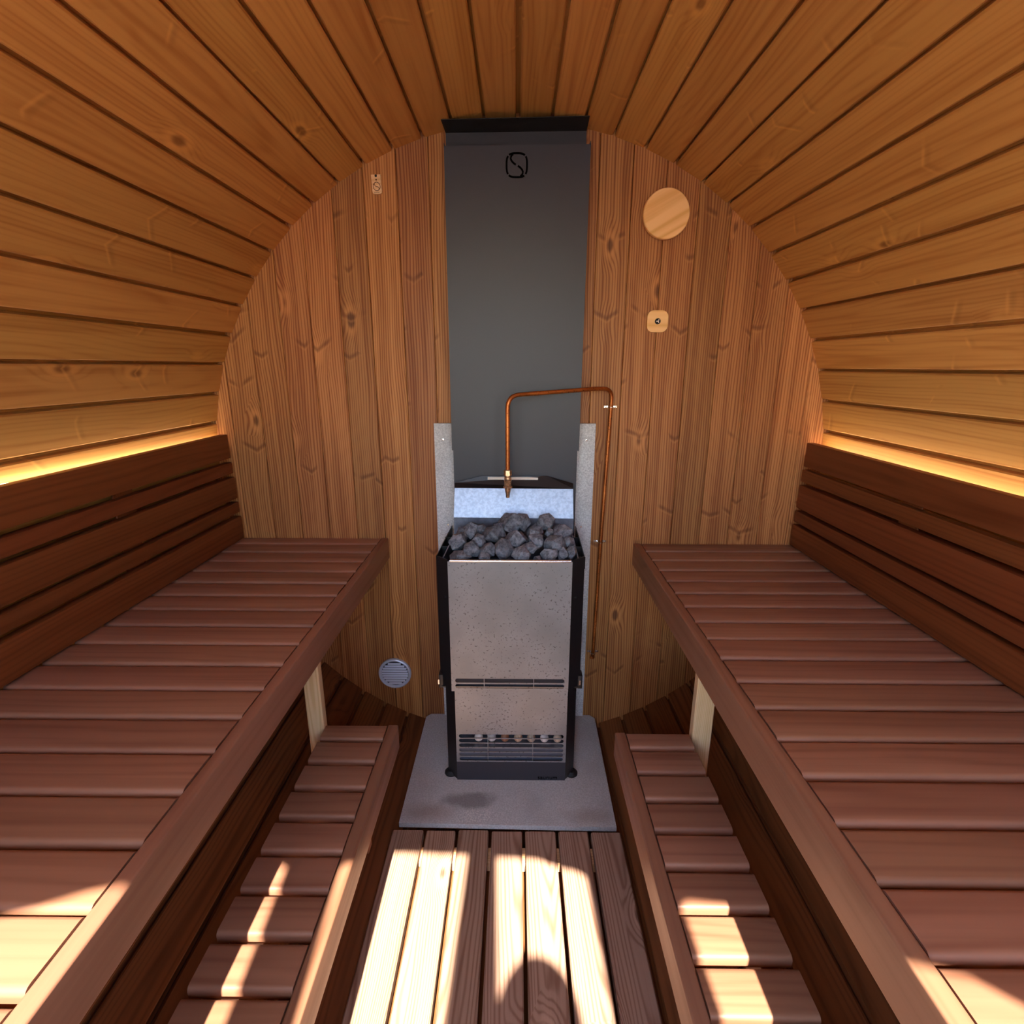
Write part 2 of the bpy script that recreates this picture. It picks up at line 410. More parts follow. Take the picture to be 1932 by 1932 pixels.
# back wall boards
wall_back = tag(empty('wall_back'), 'end wall of vertical knotty brown pine boards behind the heater', kind='structure')
wx = [-.93, -.841, -.754, -.669, -.583, -.497, -.412, -.323, -.238, -.15, -.061, .028, .117, .206, .294, .383, .472, .560, .648, .737, .827, .93]
for x0, x1 in zip(wx, wx[1:]):
    k = .024; c = .0015; h = .0005; n = 6
    lo = max(x0+h, -RX-k); hi = min(x1-h, RX+k)
    xs = [lo+(hi-lo)*j/n for j in range(n+1)]  # board outline follows the barrel
    def outline(inset, ext=0.):
        q = [xs[0]+inset-ext]+xs[1:-1]+[xs[-1]-inset+ext]
        up = [(x, ellz(x, k)) for x in q]; dn = [(x, -ellz(x, k)) for x in reversed(q)]
        return up+dn
    layers = [(outline(c), 0.), (outline(0), -c), (outline(0), -.007), (outline(0, .0008), -.007), (outline(0, .0008), -.03)]
    m = 2*(n+1); v = []; f = []
    for o, z in layers: v += [(zz, -x, z) for x, zz in o]
    for a in range(len(layers)-1):
        for j in range(m): f.append((a*m+j, a*m+(j+1) % m, (a+1)*m+(j+1) % m, (a+1)*m+j))
    f += [tuple(range(m)), tuple(range((len(layers)-1)*m, len(layers)*m))[::-1]]
    place('board', mesh_from(v, f), M_WALL, wall_back, basis(Vector((0, 0, 1)), Vector((-1, 0, 0)), Vector((0, -1, 0)), (0, 0, 0)))

# front wall with door opening and two windows, behind the photographer
def arc_ell(n=72, k=.01): return [((RX+k)*math.cos(2*math.pi*i/n), (RZ+k)*math.sin(2*math.pi*i/n)) for i in range(n)]
DOOR = [(-.243, -.45), (.243, -.45), (.243, .735), (.225, .748), (.19, .757), (.13, .782), (.03, .787), (-.04, .792), (-.20, .797), (-.235, .795), (-.243, .78)]
WINL = [(-.335, .12), (-.335, .783), (-.36, .797), (-.39, .788), (-.43, .770), (-.47, .757), (-.54, .70), (-.61, .62), (-.66, .52), (-.70, .40), (-.70, .12)]
WINR = [(.33, .12), (.70, .12), (.70, .40), (.66, .48), (.60, .57), (.53, .65), (.478, .690), (.453, .712), (.405, .724), (.345, .73), (.33, .722)]
RXZ = basis(Vector((1, 0, 0)), Vector((0, 0, 1)), Vector((0, -1, 0)), (0, YF+.04, 0))
wf = place('wall_front', plate(arc_ell(), [DOOR, WINL, WINR], .03), M_WALL, None, RXZ); tag(wf, 'entrance wall of the barrel with door opening and two side windows', kind='structure')
for nm, loop in (('window_1', WINL), ('window_2', WINR)):
    o = place(nm, plate(loop, [], .004), M_GLASS, None, RXZ); tag(o, 'clear glass side window in the entrance wall, '+('left' if nm == 'window_1' else 'right')+' of the door opening', kind='structure')
gp = mesh_from([(-25, -30, 0), (25, -30, 0), (25, 20, 0), (-25, 20, 0)], [(0, 1, 2, 3)])  # ground out of view, added in a pale colour to bounce light indoors
gr = place('ground', gp, simple('pale_bounce_ground', lin('#dcd5c8'), .9, noise=(40, .15, .2)), None, T(0, 0, -1.02)); tag(gr, 'unseen ground outside the sauna barrel, added pale to bounce light', kind='structure')

# ------------------------------------------------------------------ benches
def slat_profile(w, t=.022, r=.007):
    """local y: 0 = front edge (towards viewer) .. w ; z: 0 top"""
    pts = []
    for cx, a0 in ((r, 180), (w-r, 90)):
        for k in range(5):
            a = math.radians(a0-90*k/4); pts.append((cx+r*math.cos(a), -r+r*math.sin(a)))
    pts += [(w, -t+.003), (w-.003, -t), (.003, -t), (0, -t+.003)]
    return pts

def bench(name, x_in, x_out, ztop, y_first, y_back, pitch, y_end, rail_w, rail_h, label, cat, gap=.0065):
    """slats run from x_in (rail side) to x_out; the long rail lies on the aisle side"""
    sgn = 1 if x_out > x_in else -1
    t = tag(empty(name, (x_in, (y_back+y_end)/2, ztop)), label, cat)
    L = abs(x_out-x_in)
    X = Vector((1, 0, 0)); Yv = Vector((0, 1, 0)); Zv = Vector((0, 0, 1)); xl = min(x_in, x_out)
    first = prism(slat_profile(y_back-y_first), L, smooth=30); rest = prism(slat_profile(pitch-gap), L, smooth=30)
    place('slat', first, M_BENCH, t, basis(X, Yv, Zv, (xl, y_first, ztop)))
    y = y_first-pitch
    while y > y_end-.02:
        place('slat', rest, M_BENCH, t, basis(X, Yv, Zv, (xl, y+random.uniform(-.0012, .0012), ztop+random.uniform(-.0006, .0006)))); y -= pitch
    # long front rail: local x along world y
    xr0 = x_in-.0018*sgn; r = .006
    bm = bmesh.new(); box_bm(bm, 0, y_back-y_end+.0, 0, rail_w, -rail_h, 0)
    me = bm_mesh(bm, 'rail', .0035, 3)
    ox = xr0 if sgn > 0 else xr0+rail_w     # rail occupies aisle side of xr0
    xa = xr0-rail_w if sgn > 0 else xr0
    place('front_rail', me, M_BENCH, t, basis(Vector((0, -1, 0)), Vector((1, 0, 0)), Vector((0, 0, 1)), (xa, y_back, ztop+.0008)))
    # hidden lengthwise bearers under the slats
    for off in (.010, L*.8):
        xb = x_in+sgn*off
        place('bearer', box(0, y_back-y_end-.02, -.014, .014, -.06, 0, .002, 1), M_BENCH, t, basis(Vector((0, -1, 0)), Vector((1, 0, 0)), Vector((0, 0, 1)), (xb, y_back-.01, ztop-.0222)))
    return t
YE = -2.07
ubl = bench('upper_bench', -.425, -.862, -.203, -.055, -.002, .0741, YE, .020, .0665, 'wide reddish-brown slatted upper bench on the left, sun falling on its near end', 'bench')
ubr = bench('upper_bench', .382, .868, -.217, -.067, -.002, .0750, YE, .023, .0690, 'wide reddish-brown slatted upper bench on the right of the heater', 'bench')
lbl = bench('lower_bench', -.3175, -.466, -.530, -.509, -.460, .0742, YE, .0245, .0650, 'narrow dark slatted step bench on the left with a narrow sun stripe', 'bench', .011)
lbr = bench('lower_bench', .2580, .406, -.530, -.531, -.482, .0748, YE, .0245, .0650, 'narrow dark slatted step bench on the right with a broad sun patch', 'bench', .011)

def leg(parent, x0, x1, y0, y1, z0, z1, mat=None):
    place('leg', box(0, z1-z0, -(x1-x0)/2, (x1-x0)/2, -(y1-y0)/2, (y1-y0)/2, .0025, 1), mat or M_PALE, parent,
          basis(Vector((0, 0, 1)), Vector((-1, 0, 0)), Vector((0, -1, 0)), ((x0+x1)/2, (y0+y1)/2, z0)))
for (b, xs0, xs1, zt, y0) in ((ubl, -.507, -.4685, -.226, -.474), (ubr, .413, .4585, -.240, -.492)):
    zb = -ellz(max(abs(xs0), abs(xs1)))+.0
    leg(b, xs0, xs1, y0, y0+.024, -ellz(min(abs(xs0), abs(xs1)))+.008, zt)
    leg(b, xs0, xs1, -1.62, -1.596, -ellz(min(abs(xs0), abs(xs1)))+.008, zt)
for b, xa, xb, ya in ((lbl, -.463, -.296, -.50), (lbr, .237, .403, -.522)):
    for y in (ya, -1.62):
        place('cross_bearer', box(xa, xb, y-.02, y+.004, -.592, -.5525, .002, 1), M_BENCH, b)
for b, x0, x1 in ((lbl, -.40, -.36), (lbr, .32, .36)):
    for y in (-.55, -1.64): leg(b, x0, x1, y, y+.03, -ellz(min(abs(x0), abs(x1)))+.008, -.575, M_BENCH)

def backrest(name, side, xf0, xf1, rows, label, yend):
    """slats follow the bench; front face at xf0 (back wall) .. xf1 (y=-1)"""
    t = tag(empty(name, (xf0, -1., rows[-1][1])), label, 'backrest')
    d = Vector((xf1-xf0, -1, 0)).normalized()
    for z1, z0 in rows:
        h = z1-z0; L = 2.02
        bm = bmesh.new(); box_bm(bm, 0, L, -h/2, h/2, -.022, 0); me = bm_mesh(bm, 'slat', .0025, 2)
        X = d if side > 0 else -d; Zv = Vector((-side, 0, 0)); Zv = (Zv-X*Zv.dot(X)).normalized(); Y = Zv.cross(X)
        lean = .03*(1 if side < 0 else 1)
        zc = (z1+z0)/2; xo = xf0+side*(zc+.2)*.03
        org = Vector((xo, yend, zc))+(d*L if side < 0 else Vector((0, 0, 0)))
        place('slat', me, M_BACK, t, basis(X, Y, Zv, org))
    # uprights the slats are fixed to
    zt, zb = rows[0][0]-.012, rows[-1][1]+.004
    for y in (-.44, -1.25):
        x = xf0+(xf1-xf0)*(-y)
        bm = bmesh.new(); a = min(x+side*.0165+side*(zb+.2)*.03, x+side*.03); 
        box_bm(bm, min(x+side*.0225, x+side*.027), max(x+side*.0225, x+side*.027), y-.03, y+.03, zb, zt)
        place('upright', bm_mesh(bm, 'u', .001, 1), M_BACK, t)
    return t
backrest('backrest', -1, -.8445, -.850, [(.119, .049), (.037, .004), (-.007, -.073), (-.084, -.116), (-.128, -.1985)], 'dark brown slatted backrest along the left wall, glowing light strip behind', -.016)
backrest('backrest', 1, .8320, .833, [(.100, .030), (.021, -.015), (-.025, -.095), (-.104, -.138), (-.147, -.2125)], 'dark brown slatted backrest along the right wall', -.016)

# LED strips behind the backrests
def led(side, x, z0, z1, label):
    t = tag(empty('light_strip', (x, -1., z0)), label, 'light strip')
    L = 1.98; d = Vector((0, -1, (z1-z0)/1.2)).normalized()
    X = d; Y = Vector((1, 0, 0)); Zv = X.cross(Y)
    if Zv.z < 0: Y = -Y; Zv = X.cross(Y)
    R = Matrix.Rotation(0, 4, 'X')
    M = basis(X, Y, Zv, (x, -.012, z0))
    place('channel', box(0, L, -.006, .006, -.006, 0, .0006, 1), M_ALU, t, M)
    place('diffuser', box(.002, L-.002, -.0045, .0045, .0002, .0022, .0004, 1), M_LED if side > 0 else M_LED2, t, M)
    place('bracket', box(.3, .33, -.006, .006, -.012, -.006), M_ALU, t, M)
led(-1, -.8825, .0925, .1325, 'glowing warm light strip behind the left backrest')
led(1, .8715, .068, .068, 'glowing warm light strip hidden behind the right backrest')

# ------------------------------------------------------------------ duckboard and hearth
dk = tag(empty('duckboard', (-.026, -1.2, -.842)), 'brown floor duckboard of seven long boards between the benches, patched with sun', 'duckboard')
gx = [-.326, -.238, -.1555, -.070, .016, .1015, .185, .269]; DZ = -.842
for i, (a, b) in enumerate(zip(gx, gx[1:])):
    w = b-a-.0085; t_ = .026
    prof = [(-w/2, -.003), (-w/2+.003, 0), (w/2-.003, 0), (w/2, -.003), (w/2, -t_), (-w/2, -t_)]
    y0 = -.465-.004*i/6+random.uniform(-.002, .002)
    place('board', prism(prof, 1.58), M_DUCK, dk, basis(Vector((0, -1, 0)), Vector((1, 0, 0)), Vector((0, 0, 1)), ((a+b)/2, y0, DZ)))
for y in (-.515, -1.2, -1.9):
    place('crossbar', box(0, .5, -.022, .022, -.028, 0, .002, 1), M_PALE, dk, basis(Vector((1, 0, 0)), Vector((0, 1, 0)), Vector((0, 0, 1)), (-.278, y, DZ-.024)))
sl_out = [(-.294, 0), (-.309, -.016), (-.309, -.449), (.2565, -.457), (.262, -.018), (.247, -.002)]
hs = place('hearth_slab', plate(sl_out, [], .014), M_SLAB, None, T(0, -.002, -.842)); tag(hs, 'grey cement slab under the heater with a dark scorch stain', 'slab')
hb = place('heat_shield_board', plate([(-.247, -.832), (.222, -.832), (.224, .1525), (-.2475, .152)], [], .012), M_SHIELD, None, basis(Vector((1, 0, 0)), Vector((0, 0, 1)), Vector((0, -1, 0)), (0, -.0062, 0)))
tag(hb, 'light grey speckled cement board on the wall behind the heater', 'board')
for x, z in ((-.222, .105), (.198, .105), (-.215, -.155), (.192, -.16)):
    place('screw', lathe([(0, 0), (.0035, 0), (.0028, .0012), (0, .0015)], 10), M_CHROME, hb, basis(Vector((1, 0, 0)), Vector((0, 0, 1)), Vector((0, -1, 0)), (x, -.0122, z)))

# ------------------------------------------------------------------ heater
H = tag(empty('sauna_heater', (-.02, -.16, -.835)), 'tall black and steel electric sauna heater with anthracite column and stone basket', 'heater')
def xz(y): return basis(Vector((1, 0, 0)), Vector((0, 0, 1)), Vector((0, -1, 0)), (0, y, 0))
def sheet(name, pts, y, t, mat, holes=(), parent=None): return place(name, plate(pts, holes, t), mat, parent or H, xz(y))
# column cover with side returns
LOGO_C = (-.0085, .796)
col = sheet('column_cover', [(-.1905, .081), (.1715, .0805), (.1745, .842), (-.1895, .8385)], -.060, .0016, M_COLUMN)
place('cover_return', mesh_from([(-.1905, -.0605, .081), (-.1895, -.0605, .845), (-.1895, -.014, .845), (-.1905, -.014, .081), (-.1892, -.0605, .081), (-.1882, -.0605, .845), (-.1882, -.014, .845), (-.1892, -.014, .081)], [(0, 1, 2, 3), (4, 5, 6, 7), (0, 1, 5, 4), (1, 2, 6, 5), (2, 3, 7, 6), (3, 0, 4, 7)]), M_COLUMN, H)
place('cover_return', mesh_from([(.1715, -.0605, .081), (.1745, -.0605, .849), (.1745, -.014, .849), (.1715, -.014, .081), (.1702, -.0605, .081), (.1732, -.0605, .849), (.1732, -.014, .849), (.1702, -.014, .081)], [(0, 1, 2, 3), (4, 5, 6, 7), (0, 1, 5, 4), (1, 2, 6, 5), (2, 3, 7, 6), (3, 0, 4, 7)]), M_COLUMN, H)
place('back_plate', box(-.1875, .1655, -.034, -.032, .5, .882), M_BACKPL, H)
# flange leaning out under the ceiling
fl = mesh_from([(-.1875, -.034, .876), (.1655, -.034, .880), (.1655, -.034, .882), (-.1875, -.034, .878), (-.1935, -.072, .8895), (.168, -.072, .8965), (.168, -.072, .898), (-.1935, -.072, .891)], [(0, 1, 5, 4), (3, 2, 6, 7), (0, 1, 2, 3), (4, 5, 6, 7), (0, 3, 7, 4), (1, 2, 6, 5)])
place('top_flange', fl, M_BLACK, H)
# emblem: broken rounded ring with an s-curve
def emblem(parent, cx, cz, hw, hh, y, wd, t=.0008, mat=None):
    def ring(a0, a1, n=10):
        out = []
        for k in range(n+1):
            a = math.radians(a0+(a1-a0)*k/n); c, s = math.cos(a), math.sin(a); e = .62
            out.append((cx+hw*math.copysign(abs(c)**e, c), cz+hh*math.copysign(abs(s)**e, s)))
        return out
    segs = [ring(-38, 38), ring(48, 128, 14), ring(140, 218), ring(228, 308, 14)]
    def spts(lo, hi, flip):
        out = []
        for k in range(13):
            u = lo+(hi-lo)*k/12
            x = -.62+.62*u**2.0; z = .62-.55*u**1.05-.07*(1-(1-u)**2)*0
            x, z = (-.60*math.cos(u*math.pi/2)**.8 if u < 1 else 0), .62*(1-u)+.05*0
            if flip: x, z = -x, -z
            out.append((cx+hw*x, cz+hh*z))
        return out
    segs += [spts(0, .93, False), spts(0, .93, True)]
    segs.append([(cx-hw*.60, cz+hh*.62), (cx-hw*.52, cz+hh*.80), (cx-hw*.36, cz+hh*.92)])
    segs.append([(cx+hw*.60, cz-hh*.62), (cx+hw*.52, cz-hh*.80), (cx+hw*.36, cz-hh*.92)])
    for s_ in segs: place('emblem_stroke', stroke(s_, wd, t), mat or M_LOGO, parent, xz(y))
emblem(col, LOGO_C[0], LOGO_C[1], .0255, .0262, -.0609, .0046)
# lower panel, bracket and spray plate
sheet('lower_panel', [(-.187, -.22), (.167, -.22), (.1675, .082), (-.1875, .082)], -.055, .0016, M_COLUMN)
br = mesh_from([(-.183, -.082, -.024), (.157, -.082, -.026), (.157, -.068, -.014), (.082, -.062, .007), (-.108, -.062, .006), (-.183, -.068, -.013),
                (-.183, -.0835, -.0225), (.157, -.0835, -.0245), (.157, -.0695, -.0125), (.082, -.0635, .0085), (-.108, -.0635, .0075), (-.183, -.0695, -.0115)],
               [(0, 1, 2, 3, 4, 5), (6, 7, 8, 9, 10, 11), (0, 1, 7, 6), (1, 2, 8, 7), (2, 3, 9, 8), (3, 4, 10, 9), (4, 5, 11, 10), (5, 0, 6, 11)])
brk = place('bracket', br, M_BLACK, H)
place('painted_glint_strip', prism([(-.0045, 0), (.0045, .004), (.0045, .0052), (-.0045, .0012)], .145), M_GLINT, brk, T(-.089, -.0655, -.0005) @ Matrix.Rotation(math.radians(22), 4, 'X'))  # bent metal lip; its cream colour paints in the sun's reflection
place('spray_plate', mesh_from([(-.183, -.0825, -.024), (.1565, -.0825, -.026), (.1575, -.106, -.107), (-.185, -.106, -.105), (-.183, -.0805, -.024), (.1565, -.0805, -.026), (.1575, -.104, -.107), (-.185, -.104, -.105)],
      [(0, 1, 2, 3), (4, 5, 6, 7), (0, 1, 5, 4), (1, 2, 6, 5), (2, 3, 7, 6), (3, 0, 4, 7)]), M_GALV, H)
place('basket_back', box(-.185, .158, -.104, -.102, -.26, -.106), M_INNER, H)
place('basket_floor', box(-.19, .15, -.31, -.104, -.262, -.258), M_VOID, H)
# upper body
def slots(rows, xs, r):
    out = []
    for z0, z1 in rows:
        for i, (a, b) in enumerate(zip(xs, xs[1:])):
            cl = 1 if i == 0 else 0; cr = 1 if i == len(xs)-2 else 0
            out.append(rrect(a+.001, b-.001, z0, z1, min(r, (z1-z0)/2-1e-4), 5, (cl, cr, cr, cl)))
    return out
ZU1, ZU0 = -.160, -.532; YU = -.316; UXL, UXR = -.1785, .1355
sheet('upper_front_panel', [(UXL, ZU0), (UXR, ZU0), (UXR, ZU1), (UXL, ZU1)], YU, .002, M_STEEL, slots([(-.5060, -.4935), (-.5225, -.5095)], [-.1690, -.0905, .0425, .1255], .006))
place('panel_lip', tube([(UXL+.006, YU-.0005, ZU1+.002), (UXR-.004, YU-.0005, ZU1+.002)], .0042, 10), M_CHROME, H)
OXL, OXR, YS = -.2115, .1700, -.286
def vsheet(name, a, b, z0, z1, t, mat):
    """vertical sheet between plan points a and b"""
    a = Vector((a[0], a[1], 0)); b = Vector((b[0], b[1], 0)); d = (b-a).normalized(); n = Vector((-d.y, d.x, 0))*t
    v = [Vector((p.x, p.y, z)) for p in (a, b, b+n, a+n) for z in (z0, z1)]
    return place(name, mesh_from(v, [(0, 2, 3, 1), (2, 4, 5, 3), (4, 6, 7, 5), (6, 0, 1, 7), (0, 2, 4, 6), (1, 3, 5, 7)]), mat, H)
vsheet('corner_panel', (UXL, YU), (OXL, YS), ZU0, ZU1+.004, -.002, M_BLACK); vsheet('corner_panel', (UXR, YU), (OXR, YS), ZU0, ZU1+.004, .002, M_BLACK)
vsheet('side_panel', (OXL, YS), (-.203, -.02), ZU0, ZU1+.004, -.002, M_BLACK); vsheet('side_panel', (OXR, YS), (.176, -.02), ZU0, ZU1+.004, .002, M_BLACK)
vsheet('basket_wall', (-.195, -.300), (-.187, -.104), -.26, ZU1+.001, -.003, M_INNER); vsheet('basket_wall', (.1535, -.300), (.159, -.104), -.26, ZU1+.001, .003, M_INNER)
for x0, x1 in ((-.2095, -.191), (.155, .1715)):
    for y in (-.285, -.205, -.125): place('spacer', box(x0, x1, y-.001, y+.001, ZU1-.03, ZU1+.002), M_BLACK, H)
place('basket_front', box(UXL, UXR, YU+.012, YU+.014, -.26, ZU1-.004), M_BLACK, H)
place('slot_shade', box(-.175, .132, -.296, -.294, -.528, -.47), M_DARKPLATE, H)  # dark sheet behind the slots stands in for the shade inside
# lower body
YL = -.300; LXL, LXR = -.1725, .1365
lsl = [(-.7685+.0151*i, -.7685+.0151*i+.0122) for i in range(6)]
sheet('lower_front_panel', [(LXL, -.7725), (LXR, -.7725), (LXR, ZU0+.004), (LXL, ZU0+.004)], YL, .002, M_STEEL, slots(lsl, [-.1655, -.0835, .0430, .1300], .006))
sheet('base_plate', [(LXL, -.834), (LXR, -.834), (LXR, -.7725), (LXL, -.7725)], YL, .002, M_DARKPLATE)
tx = place('lettering', text_mesh('saunum', .0185), M_LOGO, H, xz(YL-.0014) @ T(.058, -.830, 0))
vsheet('corner_panel', (LXL, YL), (-.201, -.272), -.832, ZU0+.004, -.002, M_BLACK); vsheet('corner_panel', (LXR, YL), (.163, -.272), -.832, ZU0+.004, .002, M_BLACK)
vsheet('side_panel', (-.201, -.272), (-.195, -.02), -.832, ZU0+.004, -.002, M_BLACK); vsheet('side_panel', (.163, -.272), (.166, -.02), -.832, ZU0+.004, .002, M_BLACK)
for x in (-.193, .157): place('foot', lathe([(0, 0), (.019, 0), (.019, .004), (.012, .012), (0, .012)], 24), M_BLACKPL, H, T(x, -.272, -.8348))
place('shoulder', box(-.208, .168, -.30, -.03, ZU0, ZU0+.004), M_BLACK, H)
place('ball_tray', mesh_from([(-.172, -.298, -.7285), (.136, -.298, -.7295), (.136, -.225, -.722), (-.172, -.225, -.721), (-.172, -.298, -.7305), (.136, -.298, -.7315), (.136, -.225, -.724), (-.172, -.225, -.723)],
      [(0, 1, 2, 3), (4, 5, 6, 7), (0, 1, 5, 4), (1, 2, 6, 5), (2, 3, 7, 6), (3, 0, 4, 7)]), M_INNER, H)
place('inner_back', box(-.172, .136, -.226, -.224, -.80, -.66), M_BLACK, H)
place('lower_reflector', mesh_from([(-.171, -.286, -.732), (.135, -.286, -.733), (.135, -.29, -.80), (-.171, -.29, -.80), (-.171, -.284, -.732), (.135, -.284, -.733), (.135, -.288, -.80), (-.171, -.288, -.80)],
      [(0, 1, 2, 3), (4, 5, 6, 7), (0, 1, 5, 4), (1, 2, 6, 5), (2, 3, 7, 6), (3, 0, 4, 7)]), M_REFL, H)
for s_, x in ((-1, -.2095), (1, .1695)):
    lt = place('latch', box(x-.006, x+.006, -.298, -.268, -.535, -.495, .002, 2), M_BLACK, H)
    place('latch_screw', box(x-.0075 if s_ < 0 else x-.003, x-.004 if s_ < 0 else x+.001, -.3005, -.2985, -.522, -.508), M_CHROME, lt)

# salt balls on the tray
bc = [('#eee6dc', '#d9d4d2'), ('#d5d2d0', '#bfc0c4'), ('#a8785a', '#8a5a40'), ('#d9bfa2', '#b89274'), ('#cbbba8', '#a08c78'), ('#f0e8e0', '#dcd8d6'), ('#d8c2ac', '#c0a48c')]
bl = ['white stone ball at the left end of the row behind the heater grille', 'pale grey stone ball, second from the left behind the heater grille', 'brown stone ball, third from the left behind the heater grille', 'beige stone ball in the middle of the row behind the heater grille', 'speckled beige stone ball, third from the right behind the heater grille', 'white stone ball, second from the right behind the heater grille', 'tan stone ball at the right end of the row behind the heater grille']
for i in range(7):
    bm = bmesh.new(); bmesh.ops.create_icosphere(bm, subdivisions=3, radius=.0122)
    o = place('stone_ball', bm_mesh(bm, 'ball', 0, 0, 180), mat_salt('ball_stone_%d' % i, lin(bc[i][0]), lin(bc[i][1])), None, T(-.1110+.0376*i, -.272, -.7128-.0006*i*.6+.0008))
    tag(o, bl[i], 'ball', 'stone balls behind the heater grille')

# sauna stones in the basket
ST = [(-.023, -.171, -.100, .073, .057), (.009, -.160, -.097, .054, .048), (.075, -.168, -.099, .054, .047), (-.127, -.196, -.111, .044, .041), (-.068, -.214, -.118, .062, .049), (-.010, -.233, -.126, .058, .043),
      (.046, -.204, -.114, .046, .034), (.048, -.235, -.127, .046, .037), (.083, -.206, -.115, .028, .022), (.117, -.204, -.114, .053, .037), (-.158, -.240, -.129, .046, .046), (-.102, -.240, -.129, .034, .039),
      (-.123, -.269, -.141, .048, .045), (-.152, -.285, -.153, .057, .028), (-.081, -.268, -.143, .039, .039), (-.039, -.266, -.141, .045, .051), (.008, -.280, -.150, .053, .038), (.029, -.262, -.139, .042, .027),
      (.099, -.247, -.132, .066, .045), (.080, -.281, -.150, .044, .038), (.116, -.280, -.149, .032, .032), (-.086, -.288, -.156, .038, .026), (.136, -.272, -.147, .026, .036), (-.101, -.192, -.109, .030, .027),
      (-.149, -.210, -.118, .033, .026), (.049, -.289, -.160, .026, .020), (.133, -.238, -.130, .030, .030), (-.057, -.182, -.108, .030, .028),
      (-.11, -.15, -.135, .06, .05), (-.155, -.165, -.14, .05, .05), (.12, -.155, -.135, .06, .05), (.05, -.15, -.135, .055, .05), (-.06, -.14, -.14, .05, .05), (0, -.20, -.145, .06, .05)]
SL = ['largest grey stone, peaked, in front of the spray plate', 'dark stone behind the largest one, under the nozzle', 'dark angular stone at the back right of the basket', 'rounded grey stone at the back left of the basket',
      'big rounded light-grey stone left of the basket centre', 'light-grey stone in the middle of the basket', 'grey stone right of the middle, upper of two', 'grey stone right of the middle, lower of two', 'tiny grey stone between two at the back right',
      'broad grey stone at the right back edge of the basket', 'grey stone on the far left side of the basket', 'narrow stone wedged left of the big rounded one', 'grey stone in the left front part of the basket', 'low brownish stone in the front left corner of the basket',
      'grey stone in the second row, left of the tall front stone', 'tall front stone left of the basket middle', 'brownish sharp stone at the middle of the front edge', 'flat stone behind the sharp brownish front stone', 'large stone in the right half of the basket',
      'grey stone at the front edge, right half of the basket', 'small grey stone at the front edge near the right corner', 'small low stone at the front edge left of the middle', 'slim stone against the right basket wall', 'small dark stone between the back left stones',
      'small dark stone behind the far left stone', 'tiny brownish stone at the front edge right of the middle', 'dark stone tucked beside the right basket wall', 'small dark stone left of the largest one',
      'deep dark stone below the back left stones', 'deep dark stone in the back left corner', 'deep dark stone in the back right corner', 'deep dark stone behind the two right stones', 'deep dark stone left of the nozzle', 'deep dark stone under the middle stones']
def rock(w, h, seed):
    R = random.Random(seed); bm = bmesh.new(); pts = []
    for k in range(12):
        z = 1-2*(k+.5)/12; a = k*2.39996+R.uniform(-.5, .5); r = math.sqrt(1-z*z)
        s = R.uniform(.86, 1.12); pts.append(bm.verts.new((r*math.cos(a)*s*w*.53, r*math.sin(a)*s*(w+h)*.26, z*s*h*.55)))
    bmesh.ops.convex_hull(bm, input=bm.verts)
    for v in [v for v in bm.verts if not v.link_faces]: bm.verts.remove(v)
    bmesh.ops.bevel(bm, geom=list(bm.edges), offset=min(w, h)*.025, segments=1, affect='EDGES', clamp_overlap=True)
    bmesh.ops.triangulate(bm, faces=bm.faces)
    bmesh.ops.subdivide_edges(bm, edges=list(bm.edges), cuts=1, use_grid_fill=True)
    for v in bm.verts:
        n = mnoise.noise(v.co*70+Vector((seed*3.1, 0, 0))); v.co += v.co.normalized()*n*min(w, h)*.06
    bmesh.ops.rotate(bm, verts=bm.verts, cent=(0, 0, 0), matrix=Matrix.Rotation(R.uniform(-.35, .35), 3, 'Y') @ Matrix.Rotation(R.uniform(0, 6.28) if abs(w-h) < .012 else R.uniform(-.3, .3), 3, 'Z'))
    return bm_mesh(bm, 'rock', 0, 0, 20)
for i, (x, y, z, w, h) in enumerate(ST):
    o = place('sauna_stone', rock(w*1.08, h*1.12, i+3), M_ROCK, None, T(x, y, z-.004)); tag(o, SL[i], 'stone', 'stones in the heater basket')

# ------------------------------------------------------------------ water pipe
wp = tag(empty('water_pipe', (.255, -.02, -.2)), 'bent copper water pipe clipped to the wall, ending in a brass nozzle over the stones', 'pipe')
def smooth_path(pts, rads, n=7):
    out = [Vector(pts[0])]
    for i in range(1, len(pts)-1):
        p = Vector(pts[i]); a = (Vector(pts[i-1])-p).normalized(); b = (Vector(pts[i+1])-p).normalized(); r = rads[i-1]
        for k in range(n+1):
            u = k/n; out.append((p+a*r)*(1-u)**2+p*2*u*(1-u)+(p+b*r)*u**2)
    out.append(Vector(pts[-1])); return out
path = smooth_path([(.247, -.004, -.607), (.2475, -.012, -.600), (.254, -.013, -.204), (.266, -.014, .250), (.222, -.046, .2535), (-.030, -.170, .240), (-.0295, -.172, .040)], [.006, .05, .03, .03, .034])
place('pipe', tube(path, .0057, 12), M_COPPER, wp)
place('pipe_end', lathe([(0, 0), (.008, 0), (.0085, .004), (.006, .007), (0, .008)], 16), M_COPPER, wp, basis(Vector((1, 0, 0)), Vector((0, 0, 1)), Vector((0, -1, 0)), (.2465, -.0005, -.612)))
